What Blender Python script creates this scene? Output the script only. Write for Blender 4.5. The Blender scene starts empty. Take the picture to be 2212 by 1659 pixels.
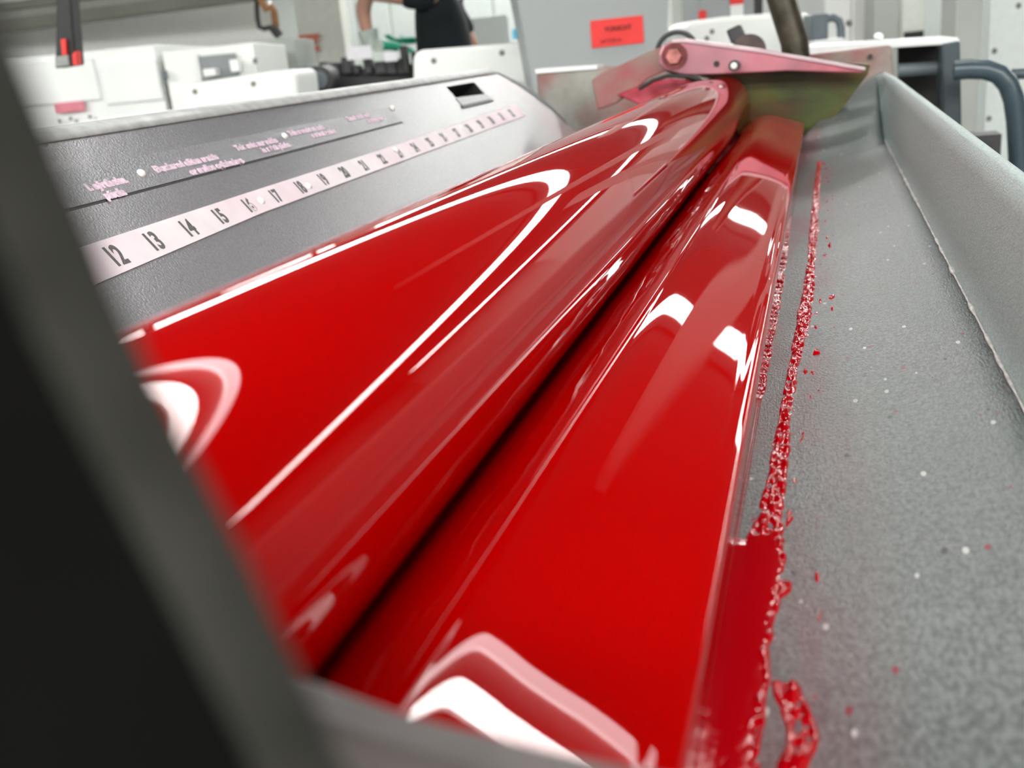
import bpy, bmesh, math, random
from mathutils import Vector, Matrix, noise

# ---------------------------------------------------------------- camera, world, exposure
F_PX, CX, CY = 2150.0, 1106.0, 829.5
CAMZ = 1.15
_a = Vector((1780 - CX, CY - 50, -F_PX)).normalized()
_ny = F_PX * F_PX / (780 - 67.4)
_u = Vector((-0.10 * _ny, _ny, F_PX))
_u = (_u - _a * _u.dot(_a)).normalized()
_r = _a.cross(_u)
CAM = Vector((0, 0, CAMZ))
scene = bpy.context.scene
C = scene.collection
cd = bpy.data.cameras.new('camera')
cd.sensor_width = 36.0
cd.lens = F_PX / 2212 * 36
cd.clip_start = 0.002
cd.clip_end = 100
cd.dof.use_dof = True
cd.dof.focus_distance = 0.60
cd.dof.aperture_fstop = cd.lens / 1000 / 0.0032
cam = bpy.data.objects.new('camera', cd)
C.objects.link(cam)
cam.matrix_world = Matrix.Translation(CAM) @ Matrix((_r, _a, _u)).to_4x4()
scene.camera = cam
scene.view_settings.view_transform = 'Standard'
scene.view_settings.look = 'None'
scene.view_settings.gamma = 1
scene.view_settings.use_curve_mapping = False
scene.view_settings.exposure = 0.25
wd = bpy.data.worlds.new('world'); scene.world = wd
wd.use_nodes = True
wd.node_tree.nodes['Background'].inputs[0].default_value = (0.8, 0.88, 0.85, 1)
wd.node_tree.nodes['Background'].inputs[1].default_value = 0.25
LAMP = 26.0       # radiance of the lit lamp diffusers

# ---------------------------------------------------------------- helpers
def ray(px, py):
    c = Vector((px - CX, CY - py, -F_PX))
    return Vector((c.dot(_r), c.dot(_a), c.dot(_u)))
def atY(px, py, y):
    d = ray(px, py); return CAM + d * (y / d.y)
FW = Vector((ray(CX, CY).x, ray(CX, CY).y, 0)).normalized()
RT = Vector((FW.y, -FW.x, 0))
HEAD = math.atan2(RT.y, RT.x)
def bg(px, py, dep):
    d = ray(px, py); return CAM + d * (dep / d.dot(FW))
def onplane(px, py, p0, n):
    d = ray(px, py); return CAM + d * ((p0 - CAM).dot(n) / d.dot(n))

def mat(name, col, rough=0.5, metal=0.0, noise_amt=0.0, noise_scale=40, bump=0.0, bump_scale=200, stretch=(1, 1, 1),
        coat=0.0, spec=0.5, emit=None, estr=0.0, col2=None):
    m = bpy.data.materials.new(name); m.use_nodes = True
    nt = m.node_tree; b = nt.nodes['Principled BSDF']
    b.inputs['Base Color'].default_value = (*col, 1)
    b.inputs['Roughness'].default_value = rough
    b.inputs['Metallic'].default_value = metal
    b.inputs['Coat Weight'].default_value = coat
    b.inputs['Specular IOR Level'].default_value = spec
    if emit:
        b.inputs['Emission Color'].default_value = (*emit, 1)
        b.inputs['Emission Strength'].default_value = estr
    tc = nt.nodes.new('ShaderNodeTexCoord'); mp = nt.nodes.new('ShaderNodeMapping')
    mp.inputs['Scale'].default_value = stretch
    nt.links.new(tc.outputs['Object'], mp.inputs[0])
    if noise_amt or col2:
        n = nt.nodes.new('ShaderNodeTexNoise'); n.inputs['Scale'].default_value = noise_scale
        n.inputs['Detail'].default_value = 6
        nt.links.new(mp.outputs[0], n.inputs['Vector'])
        r = nt.nodes.new('ShaderNodeValToRGB')
        r.color_ramp.elements[0].position = 0.35; r.color_ramp.elements[1].position = 0.65
        c0 = [max(0, c * (1 - noise_amt)) for c in col]
        c1 = col2 or [c * (1 + noise_amt) for c in col]
        r.color_ramp.elements[0].color = (*c0, 1); r.color_ramp.elements[1].color = (*c1, 1)
        nt.links.new(n.outputs['Fac'], r.inputs[0]); nt.links.new(r.outputs[0], b.inputs['Base Color'])
    if bump:
        n = nt.nodes.new('ShaderNodeTexNoise'); n.inputs['Scale'].default_value = bump_scale
        n.inputs['Detail'].default_value = 4
        nt.links.new(mp.outputs[0], n.inputs['Vector'])
        bp = nt.nodes.new('ShaderNodeBump'); bp.inputs['Strength'].default_value = bump
        bp.inputs['Distance'].default_value = 0.001
        nt.links.new(n.outputs['Fac'], bp.inputs['Height']); nt.links.new(bp.outputs[0], b.inputs['Normal'])
    return m

def add_spots(m, scale, col, lo, hi, stretch=(1, 1, 1), kind='F1', thresh=0.12, mask_scale=8, mask=0.5):
    """mix a sparse scatter of small marks of one colour into a material's base colour"""
    nt = m.node_tree; b = nt.nodes['Principled BSDF']
    tc = nt.nodes.new('ShaderNodeTexCoord'); mp = nt.nodes.new('ShaderNodeMapping'); mp.inputs['Scale'].default_value = stretch
    nt.links.new(tc.outputs['Object'], mp.inputs[0])
    v = nt.nodes.new('ShaderNodeTexVoronoi'); v.inputs['Scale'].default_value = scale
    nt.links.new(mp.outputs[0], v.inputs['Vector'])
    lt = nt.nodes.new('ShaderNodeMath'); lt.operation = 'LESS_THAN'; lt.inputs[1].default_value = thresh
    nt.links.new(v.outputs['Distance'], lt.inputs[0])
    sp = nt.nodes.new('ShaderNodeSeparateColor'); nt.links.new(v.outputs['Color'], sp.inputs[0])
    l2 = nt.nodes.new('ShaderNodeMath'); l2.operation = 'LESS_THAN'; l2.inputs[1].default_value = mask
    nt.links.new(sp.outputs[0], l2.inputs[0])
    mu = nt.nodes.new('ShaderNodeMath'); mu.operation = 'MULTIPLY'
    nt.links.new(lt.outputs[0], mu.inputs[0]); nt.links.new(l2.outputs[0], mu.inputs[1])
    mx = nt.nodes.new('ShaderNodeMix'); mx.data_type = 'RGBA'
    nt.links.new(mu.outputs[0], mx.inputs[0])
    old = b.inputs['Base Color']
    if old.is_linked:
        nt.links.new(old.links[0].from_socket, mx.inputs[6])
    else:
        mx.inputs[6].default_value = old.default_value
    mx.inputs[7].default_value = (*col, 1)
    nt.links.new(mx.outputs[2], old)

def add_stain(m, axis, lo, hi, col, fac=0.6, scale=18, stretch=(1, 1, 1)):
    """a soft stain of thinned ink, strongest at coordinate lo and gone at hi, broken up by noise"""
    nt = m.node_tree; b = nt.nodes['Principled BSDF']
    tc = nt.nodes.new('ShaderNodeTexCoord'); sx = nt.nodes.new('ShaderNodeSeparateXYZ')
    nt.links.new(tc.outputs['Object'], sx.inputs[0])
    mr = nt.nodes.new('ShaderNodeMapRange'); mr.inputs[1].default_value = lo; mr.inputs[2].default_value = hi
    mr.inputs[3].default_value = fac; mr.inputs[4].default_value = 0
    nt.links.new(sx.outputs[axis], mr.inputs[0])
    mp = nt.nodes.new('ShaderNodeMapping'); mp.inputs['Scale'].default_value = stretch
    nt.links.new(tc.outputs['Object'], mp.inputs[0])
    n = nt.nodes.new('ShaderNodeTexNoise'); n.inputs['Scale'].default_value = scale; n.inputs['Detail'].default_value = 5
    nt.links.new(mp.outputs[0], n.inputs['Vector'])
    m2 = nt.nodes.new('ShaderNodeMapRange'); m2.inputs[1].default_value = 0.4; m2.inputs[2].default_value = 0.62
    nt.links.new(n.outputs['Fac'], m2.inputs[0])
    mu = nt.nodes.new('ShaderNodeMath'); mu.operation = 'MULTIPLY'
    nt.links.new(mr.outputs[0], mu.inputs[0]); nt.links.new(m2.outputs[0], mu.inputs[1])
    mx = nt.nodes.new('ShaderNodeMix'); mx.data_type = 'RGBA'
    nt.links.new(mu.outputs[0], mx.inputs[0])
    old = b.inputs['Base Color']
    if old.is_linked:
        nt.links.new(old.links[0].from_socket, mx.inputs[6])
    else:
        mx.inputs[6].default_value = old.default_value
    mx.inputs[7].default_value = (*col, 1)
    nt.links.new(mx.outputs[2], old)

def mesh(name, verts, faces, m, parent=None, smooth=False, bevel=0, seg=2, solid=0, offset=-1, sub=0, fixn=True):
    me = bpy.data.meshes.new(name); me.from_pydata([tuple(v) for v in verts], [], faces); me.update()
    if fixn:
        b = bmesh.new(); b.from_mesh(me); bmesh.ops.recalc_face_normals(b, faces=b.faces); b.to_mesh(me); b.free()
    o = bpy.data.objects.new(name, me); C.objects.link(o)
    if m: me.materials.append(m)
    if smooth:
        for p in me.polygons: p.use_smooth = True
    if parent: o.parent = parent
    if solid:
        s = o.modifiers.new('s', 'SOLIDIFY'); s.thickness = solid; s.offset = offset
    if bevel:
        s = o.modifiers.new('b', 'BEVEL'); s.width = bevel; s.segments = seg; s.limit_method = 'ANGLE'; s.angle_limit = 0.6
    if sub:
        s = o.modifiers.new('u', 'SUBSURF'); s.levels = sub; s.render_levels = sub
    return o

def tag(o, label, cat, group=None, kind=None):
    o['label'] = label; o['category'] = cat
    if group: o['group'] = group
    if kind: o['kind'] = kind
    return o
def struct(o): o['kind'] = 'structure'; return o
def thing(name, label, cat, loc=(0, 0, 0), rz=0, group=None):
    o = bpy.data.objects.new(name, None); C.objects.link(o); o.location = loc; o.rotation_euler = (0, 0, rz)
    o.empty_display_size = 0.05
    return tag(o, label, cat, group)

BOXF = [(0, 1, 3, 2), (4, 6, 7, 5), (0, 4, 5, 1), (2, 3, 7, 6), (0, 2, 6, 4), (1, 5, 7, 3)]
def box_v(x0, x1, y0, y1, z0, z1):
    return [(x, y, z) for x in (x0, x1) for y in (y0, y1) for z in (z0, z1)]
def box(name, x0, x1, y0, y1, z0, z1, m, parent=None, bevel=0):
    return mesh(name, box_v(x0, x1, y0, y1, z0, z1), BOXF, m, parent, bevel=bevel)

def prism(name, pts, ext, m, parent=None, bevel=0, smooth=False):
    """closed outline of 3-D points pushed along the vector ext"""
    n = len(pts); e = Vector(ext)
    v = [Vector(p) for p in pts] + [Vector(p) + e for p in pts]
    f = [tuple(range(n)), tuple(range(2 * n - 1, n - 1, -1))] + [(i, (i + 1) % n, n + (i + 1) % n, n + i) for i in range(n)]
    return mesh(name, v, f, m, parent, bevel=bevel, smooth=smooth)

def tube(name, pts, rad, m, parent=None, n=16, caps=True):
    pts = [Vector(p) for p in pts]
    rads = rad if isinstance(rad, (list, tuple)) else [rad] * len(pts)
    vs, fs = [], []
    t0 = (pts[1] - pts[0]).normalized()
    ref = Vector((0, 0, 1)) if abs(t0.z) < 0.9 else Vector((1, 0, 0))
    nrm = t0.cross(ref).normalized()
    for i, p in enumerate(pts):
        t = ((pts[min(i + 1, len(pts) - 1)] - pts[max(i - 1, 0)])).normalized()
        nrm = (nrm - t * nrm.dot(t)).normalized(); bn = t.cross(nrm)
        for k in range(n):
            a = 2 * math.pi * k / n
            vs.append(p + (nrm * math.cos(a) + bn * math.sin(a)) * rads[i])
    for i in range(len(pts) - 1):
        for k in range(n):
            fs.append((i * n + k, i * n + (k + 1) % n, (i + 1) * n + (k + 1) % n, (i + 1) * n + k))
    if caps:
        fs.append(tuple(range(n))[::-1]); fs.append(tuple(range((len(pts) - 1) * n, len(pts) * n)))
    o = mesh(name, vs, fs, m, parent, smooth=True)
    s = o.modifiers.new('e', 'EDGE_SPLIT'); s.split_angle = 0.7
    return o

def loft(name, rows, m, parent=None, smooth=True, solid=0, offset=-1, closed=False, fixn=False):
    n = len(rows[0]); vs = [p for r in rows for p in r]; fs = []
    for i in range(len(rows) - 1):
        for k in range(n if closed else n - 1):
            a, b = i * n + k, i * n + (k + 1) % n
            fs.append((a, b, b + n, a + n))
    return mesh(name, vs, fs, m, parent, smooth=smooth, solid=solid, offset=offset, fixn=fixn)

def dome(name, c, nrm, rad, h, m, parent=None, n=20):
    nrm = Vector(nrm).normalized(); t = nrm.orthogonal().normalized(); b = nrm.cross(t)
    c = Vector(c); vs = []; rings = 5
    for i in range(rings):
        a = math.pi / 2 * i / rings
        for k in range(n):
            p = 2 * math.pi * k / n
            vs.append(c + (t * math.cos(p) + b * math.sin(p)) * rad * math.cos(a) + nrm * h * math.sin(a))
    vs.append(c + nrm * h)
    base = len(vs)
    for k in range(n):
        p = 2 * math.pi * k / n
        vs.append(c + (t * math.cos(p) + b * math.sin(p)) * rad - nrm * h * 0.3)
    fs = [(i * n + k, i * n + (k + 1) % n, (i + 1) * n + (k + 1) % n, (i + 1) * n + k) for i in range(rings - 1) for k in range(n)]
    fs += [((rings - 1) * n + k, (rings - 1) * n + (k + 1) % n, rings * n) for k in range(n)]
    fs += [(base + k, base + (k + 1) % n, (k + 1) % n, k) for k in range(n)]
    return mesh(name, vs, fs, m, parent, smooth=True)

def text_mesh(name, s, size, xs, origin, right, up, m, parent=None, align='LEFT', h=0.0002, shear=0, bold=0.0):
    cu = bpy.data.curves.new(name, 'FONT'); cu.body = s; cu.size = size; cu.align_x = align
    cu.extrude = h; cu.shear = shear; cu.offset = bold
    t = bpy.data.objects.new(name + '_text', cu); C.objects.link(t)
    dg = bpy.context.evaluated_depsgraph_get(); dg.update()
    me = bpy.data.meshes.new_from_object(t.evaluated_get(dg))
    bpy.data.objects.remove(t); bpy.data.curves.remove(cu)
    right = Vector(right).normalized(); up = Vector(up).normalized(); nz = right.cross(up)
    M = Matrix.Translation(Vector(origin)) @ Matrix((right, up, nz)).transposed().to_4x4() @ Matrix.Diagonal((xs, 1, 1, 1))
    me.transform(M); me.materials.clear(); me.materials.append(m)
    o = bpy.data.objects.new(name, me); C.objects.link(o)
    if parent: o.parent = parent
    return o

def interp(x, xs, ys):
    if x <= xs[0]: return ys[0]
    for i in range(len(xs) - 1):
        if x <= xs[i + 1]:
            t = (x - xs[i]) / (xs[i + 1] - xs[i]); return ys[i] + (ys[i + 1] - ys[i]) * t
    return ys[-1]

# ---------------------------------------------------------------- materials
INK = (0.40, 0.0, 0.0)
m_ink = mat('red_ink', INK, rough=0.015, spec=0.32)
m_ink_rough = mat('drying_red_ink', (0.46, 0.0, 0.004), rough=0.09, bump=0.2, bump_scale=350, stretch=(1, 0.35, 1))
m_wall = mat('wall_paint', (0.40, 0.43, 0.40), 0.7, noise_amt=0.03, noise_scale=3)
m_white = mat('white_machine_paint', (0.92, 0.93, 0.92), 0.35, noise_amt=0.02, noise_scale=5)
m_cream = mat('cream_machine_paint', (0.94, 0.96, 0.92), 0.35, noise_amt=0.02, noise_scale=5)
m_floor = mat('grey_floor', (0.22, 0.22, 0.21), 0.45, noise_amt=0.15, noise_scale=4)
m_ceil = mat('dark_ceiling', (0.05, 0.05, 0.05), 0.8, noise_amt=0.1, noise_scale=2)
m_cover = mat('grey_cover_paint', (0.20, 0.20, 0.21), 0.22, noise_amt=0.10, noise_scale=500, spec=0.7, bump=0.25, bump_scale=600)
m_coverdark = mat('dark_end_cap', (0.03, 0.045, 0.045), 0.5, noise_amt=0.1)
m_tape = mat('white_tape', (0.80, 0.74, 0.76), 0.5, noise_amt=0.06, noise_scale=30)
m_pink = mat('faded_print', (0.72, 0.55, 0.66), 0.6, noise_amt=0.25, noise_scale=300)
m_digit = mat('grey_digits', (0.07, 0.07, 0.07), 0.5, noise_amt=0.3, noise_scale=300)
m_black = mat('black_plastic', (0.012, 0.012, 0.012), 0.5, noise_amt=0.2)
m_dark = mat('dark_steel', (0.035, 0.035, 0.037), 0.45, noise_amt=0.2, noise_scale=20)
m_screw = mat('bright_screw', (0.9, 0.9, 0.84), 0.2, metal=0.0, noise_amt=0.05)
m_blade = mat('grey_blade_coating', (0.175, 0.19, 0.188), 0.34, noise_amt=0.35, noise_scale=600, bump=1.0, bump_scale=900, stretch=(1, 0.45, 1))
m_blade2 = mat('grey_tray_rim', (0.27, 0.34, 0.33), 0.42, noise_amt=0.2, noise_scale=700, bump=0.6, bump_scale=1100, stretch=(1, 0.45, 1))
m_greasy = mat('stained_steel', (0.30, 0.29, 0.26), 0.35, metal=0.4, noise_amt=0.3, noise_scale=14)
m_endwall = mat('oily_end_wall', (0.035, 0.045, 0.022), 0.3, metal=0.0, noise_amt=0.4, noise_scale=9, col2=(0.07, 0.09, 0.02), stretch=(1, 1, 3))
m_bracket = mat('inked_bracket', (0.46, 0.14, 0.17), 0.3, metal=0.4, noise_amt=0.35, noise_scale=16)
m_post = mat('blue_grey_post', (0.055, 0.075, 0.085), 0.4, noise_amt=0.08)
m_rail = mat('rail_paint', (0.05, 0.075, 0.09), 0.3, noise_amt=0.08)
m_column = mat('column_paint', (0.42, 0.44, 0.41), 0.6, noise_amt=0.06, noise_scale=3)
m_guard = mat('guard_steel_shaded', (0.0012, 0.0012, 0.0012), 0.8, spec=0.04, noise_amt=0.25, noise_scale=60)  # near-black colour stands in for the shadow on the guard face
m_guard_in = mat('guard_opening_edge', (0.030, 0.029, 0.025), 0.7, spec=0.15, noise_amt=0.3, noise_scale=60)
m_cheek = mat('brown_grey_cheek', (0.12, 0.10, 0.095), 0.5, noise_amt=0.15, noise_scale=80)
m_red = mat('red_label_paper', (0.88, 0.045, 0.04), 0.6, noise_amt=0.04)
m_dred = mat('dark_red_print', (0.25, 0.01, 0.012), 0.6, noise_amt=0.1)
m_bin = mat('grey_bin_plastic', (0.36, 0.38, 0.38), 0.5, noise_amt=0.03, noise_scale=3)
m_shirt = mat('black_cotton', (0.008, 0.013, 0.015), 0.9, noise_amt=0.3, noise_scale=10)
m_jeans = mat('dark_trousers', (0.015, 0.02, 0.035), 0.9, noise_amt=0.2, noise_scale=20)
m_skin = mat('skin', (0.55, 0.30, 0.22), 0.5, noise_amt=0.05, noise_scale=15)
m_hair = mat('brown_hair', (0.04, 0.025, 0.015), 0.6, noise_amt=0.3, noise_scale=60)
m_glove = mat('green_glove', (0.02, 0.42, 0.25), 0.5, noise_amt=0.1)
m_gcuff = mat('pale_glove_cuff', (0.55, 0.62, 0.56), 0.6, noise_amt=0.1)
m_pipe = mat('rusty_pipe', (0.30, 0.13, 0.05), 0.6, noise_amt=0.5, noise_scale=8)
m_pipeb = mat('black_pipe', (0.03, 0.03, 0.028), 0.5, noise_amt=0.2)
m_sign = mat('sign_red', (0.50, 0.13, 0.08), 0.6, noise_amt=0.1)
m_cable = mat('olive_duct', (0.24, 0.24, 0.20), 0.6, noise_amt=0.1, noise_scale=5)
m_paper = mat('white_paper', (0.78, 0.76, 0.80), 0.7, noise_amt=0.03)
m_blue = mat('sky_blue_plastic', (0.20, 0.62, 0.85), 0.5, noise_amt=0.05)
m_slate = mat('slate_motor_paint', (0.14, 0.17, 0.19), 0.5, noise_amt=0.06)
m_window = mat('grey_window', (0.26, 0.28, 0.29), 0.3, noise_amt=0.05)
m_lamp = mat('lit_diffuser', (0.9, 0.9, 0.9), 0.5, emit=(1.0, 1.0, 0.97), estr=LAMP)
m_dimglow = mat('dim_glow', (0.9, 0.9, 0.9), 0.5, emit=(1.0, 0.95, 0.97), estr=LAMP * 0.30)
m_housing = mat('lamp_housing', (0.5, 0.5, 0.5), 0.5, noise_amt=0.02)
add_spots(m_blade, 130, (0.75, 0.74, 0.70), 0, 1, stretch=(1, 0.45, 1), thresh=0.15, mask=0.16)
add_spots(m_blade, 150, (0.30, 0.01, 0.03), 0, 1, stretch=(1, 0.5, 1), thresh=0.17, mask=0.12)
add_spots(m_blade, 100, (0.03, 0.03, 0.05), 0, 1, stretch=(1, 0.5, 1), thresh=0.12, mask=0.2)
add_stain(m_blade, 0, -0.03, 0.028, (0.22, 0.035, 0.05), fac=0.75, scale=10, stretch=(3, 0.7, 1))
add_stain(m_blade, 1, 3.0, -1.0, (0.14, 0.17, 0.155), fac=1.0, scale=7)
add_stain(m_cover, 1, 1.75, 1.35, (0.35, 0.05, 0.08), fac=0.35, scale=9)
add_stain(m_tape, 1, 1.9, -0.1, (0.80, 0.42, 0.58), fac=0.6, scale=10)
add_stain(m_greasy, 1, 3.0, 0.0, (0.32, 0.03, 0.03), fac=0.9, scale=9)
add_stain(m_bracket, 1, 3.0, 0.0, (0.52, 0.30, 0.36), fac=1.0, scale=6)
add_stain(m_endwall, 1, 3.0, 0.0, (0.14, 0.012, 0.01), fac=0.9, scale=12)
add_stain(m_guard, 1, 1.0, -1.0, (0.003, 0.0025, 0.0015), fac=0.5, scale=25)

# ---------------------------------------------------------------- room
X0, X1, Y0, Y1, ZC = -9.5, 7.0, -4.0, 13.0, 3.0
struct(box('floor', X0, X1, Y0, Y1, -0.1, 0, m_floor))
struct(box('ceiling', X0, X1, Y0, Y1, ZC, ZC + 0.1, m_ceil))
struct(box('wall_back', X0, X1, Y1, Y1 + 0.1, 0, ZC, m_wall))
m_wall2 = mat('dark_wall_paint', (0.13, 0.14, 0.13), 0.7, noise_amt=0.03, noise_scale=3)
struct(box('wall_front', X0, X1, Y0 - 0.1, Y0, 0, ZC, m_wall2))
struct(box('wall_left', X0 - 0.1, X0, Y0, Y1, 0, ZC, m_wall))
struct(box('wall_right', X1, X1 + 0.1, Y0, Y1, 0, ZC, m_wall2))

def lamp(x0, x1, y, w, label, dim=False, z=2.88):
    t = thing('ceiling_lamp', label, 'ceiling lamp', ((x0 + x1) / 2, y, z))
    hx = (x1 - x0) / 2
    box('lamp_housing', -hx - 0.02, hx + 0.02, -w / 2 - 0.02, w / 2 + 0.02, 0.02, 0.12, m_housing, t)
    box('diffuser', -hx, hx, -w / 2, w / 2, 0, 0.03, m_dimglow if dim else m_lamp, t)
    return t
lamp(-7.5, 5.5, 10.9, 0.34, 'long bright ceiling lamp row farthest from the inked roller, near the back wall')
lamp(-7.5, 5.5, 6.75, 0.42, 'long bright ceiling lamp row above the middle of the press hall')
lamp(-0.95, 0.75, 2.27, 0.12, 'short bright ceiling lamp nearly overhead the ink trough')
lamp(-2.2, 1.6, 2.53, 0.07, 'added dim glowing strip just beyond the short bright lamp, giving the ink a pink reflection', dim=True)  # glowing strip added only to put the pink arc into the ink reflections

lamp(-6.0, 5.0, -1.9, 0.45, 'added fill lamp row closest behind the camera')  # unseen row added to brighten surfaces that face the camera
lamp(-6.0, 5.0, -3.4, 0.5, 'added fill lamp row along the wall behind the camera')  # second unseen row, added for stronger frontal light

# ---------------------------------------------------------------- fountain roller
CTR = Vector((-0.180 * math.cos(math.radians(34)), 0, CAMZ - 0.180 * math.sin(math.radians(34))))
RR = 0.0482
Y_END = 1.62
def roller():
    t = thing('fountain_roller', 'steel fountain roller coated in glossy red ink between the numbered cover and the ink pool', 'roller',
              (CTR.x, 0, CTR.z))
    rows = []
    ys = [0.045 + (Y_END - 0.045) * i / 120 for i in range(121)]
    for y in ys:
        k_ = min(1, max(0, (y - 1.22) / 0.40)); rr = RR * (1 - 0.20 * k_ * k_ * (3 - 2 * k_))
        rows.append([Vector((rr * math.cos(2 * math.pi * k / 192), y, rr * math.sin(2 * math.pi * k / 192))) for k in range(192)])
    o = loft('roller_body', rows, m_ink, t, closed=True, fixn=True)
    tube('roller_journal', [(0, Y_END - 0.002, 0), (0, Y_END + 0.1, 0)], 0.022, m_dark, t, n=32)
    tube('roller_journal', [(0, 0.03, 0), (0, 0.047, 0)], 0.022, m_dark, t, n=32)
roller()

# ---------------------------------------------------------------- ink pool
def ink_profile(steep=False):
    """polar profile about the camera's height line: angle below the left horizontal -> distance"""
    ths = [50.25 + i * 0.25 for i in range(0, 140)]
    al = {50.25: 80, 50.75: 70, 51.5: 63, 53: 55, 55: 44, 57: 31, 60: 15, 64: 9, 70: 3, 75: -3, 77.5: -10, 78.5: -26, 79.25: -52, 80: -67, 83: -68, 85: -66, 87: -60}
    if steep:
        al = {k: v for k, v in al.items() if k < 78}; al.update({78.5: -14, 79.0: -40, 79.35: -85, 79.6: -88, 80.75: -83.5, 81: -60, 87: -50})
    ks = sorted(al); va = [al[k] for k in ks]
    r = {60.0: 0.146}
    th = 60.0
    while th < 87:
        r[th + 0.25] = r[th] * math.exp(-math.tan(math.radians(interp(th + .125, ks, va))) * math.radians(0.25)); th += 0.25
    th = 60.0
    while th > 50.25:
        r[th - 0.25] = r[th] * math.exp(math.tan(math.radians(interp(th - .125, ks, va))) * math.radians(0.25)); th -= 0.25
    return [(t, r[t]) for t in ths if t in r and t <= 83.5]
PROF2 = ink_profile(True)
def tray_z(x):
    """height of the shallow tray floor below the camera height at x"""
    s = (x + 0.075) / 0.158
    return -0.1885 + 0.0215 * s - 0.006 * math.sin(math.pi * s) * (1 if s > .3 else max(s, 0) / .3)
def tray_r(th):
    a = math.radians(th); r = 0.15
    while r < 0.25 and -r * math.sin(a) > tray_z(-r * math.cos(a)): r += 0.0002
    return r
TR = [tray_r(th) for th, _ in PROF2]
def ink():
    rows = []
    N = 260
    for i in range(N + 1):
        y = 0.085 + (Y_END - 0.085) * (i / N) ** 1.25
        row = []
        for th, rr_ in ((46.0, 0.206), (48.5, 0.206), (50.0, 0.197)):
            a = math.radians(th); row.append(Vector((-rr_ * math.cos(a), y, CAMZ - rr_ * math.sin(a))))
        lim = 81.0 + 2.4 * min(1, max(0, (0.372 - y) / 0.02))
        for (th, r), rt_ in zip(PROF2, TR):
            if th > 79.2:
                r = min(r, rt_ - 0.0002) if th < lim else max(rt_ + 0.0018, min(r, rt_ + 0.0018))
            # irregular ridges along the left shoulder and slow swell elsewhere
            d = 0.0
            wl = max(0, 1 - abs(th - 53) / 2.5) * min(1, y / 0.9)
            d += wl * 0.0012 * noise.noise(Vector((th * 0.9, y * 9, 3)))
            d += wl * 0.0007 * noise.noise(Vector((th * 2.5, y * 26, 8)))
            d += 0.0006 * noise.noise(Vector((th * 0.08, y * 3.0, 1)))
            wr = max(0, 1 - abs(th - 77.5) / 2.5) * (th < 79.2)
            d += wr * 0.0005 * noise.noise(Vector((th * 0.8, y * 7, 5)))
            if th > 78.6: d *= max(0, (79.2 - th) / 0.6)
            rr = r - d
            a = math.radians(th)
            row.append(Vector((-rr * math.cos(a), y, CAMZ - rr * math.sin(a))))
        # close underneath
        a, b = row[-1], row[0]
        row.append(Vector((a.x - 0.004, y, a.z - 0.006)))
        row.append(Vector((b.x + 0.030, y, a.z - 0.012)))
        rows.append(row)
    n = len(rows[0]); vs = [p for r in rows for p in r]
    fs = [(i * n + k, i * n + (k + 1) % n, (i + 1) * n + (k + 1) % n, (i + 1) * n + k) for i in range(N) for k in range(n)]
    fs.append(tuple(range(n))[::-1]); fs.append(tuple(range(N * n, (N + 1) * n)))
    o = mesh('printing_ink', vs, fs, m_ink, smooth=True)
    tag(o, 'pool of thick glossy red ink filling the trough between roller and grey blade', 'ink')
ink()

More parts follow.
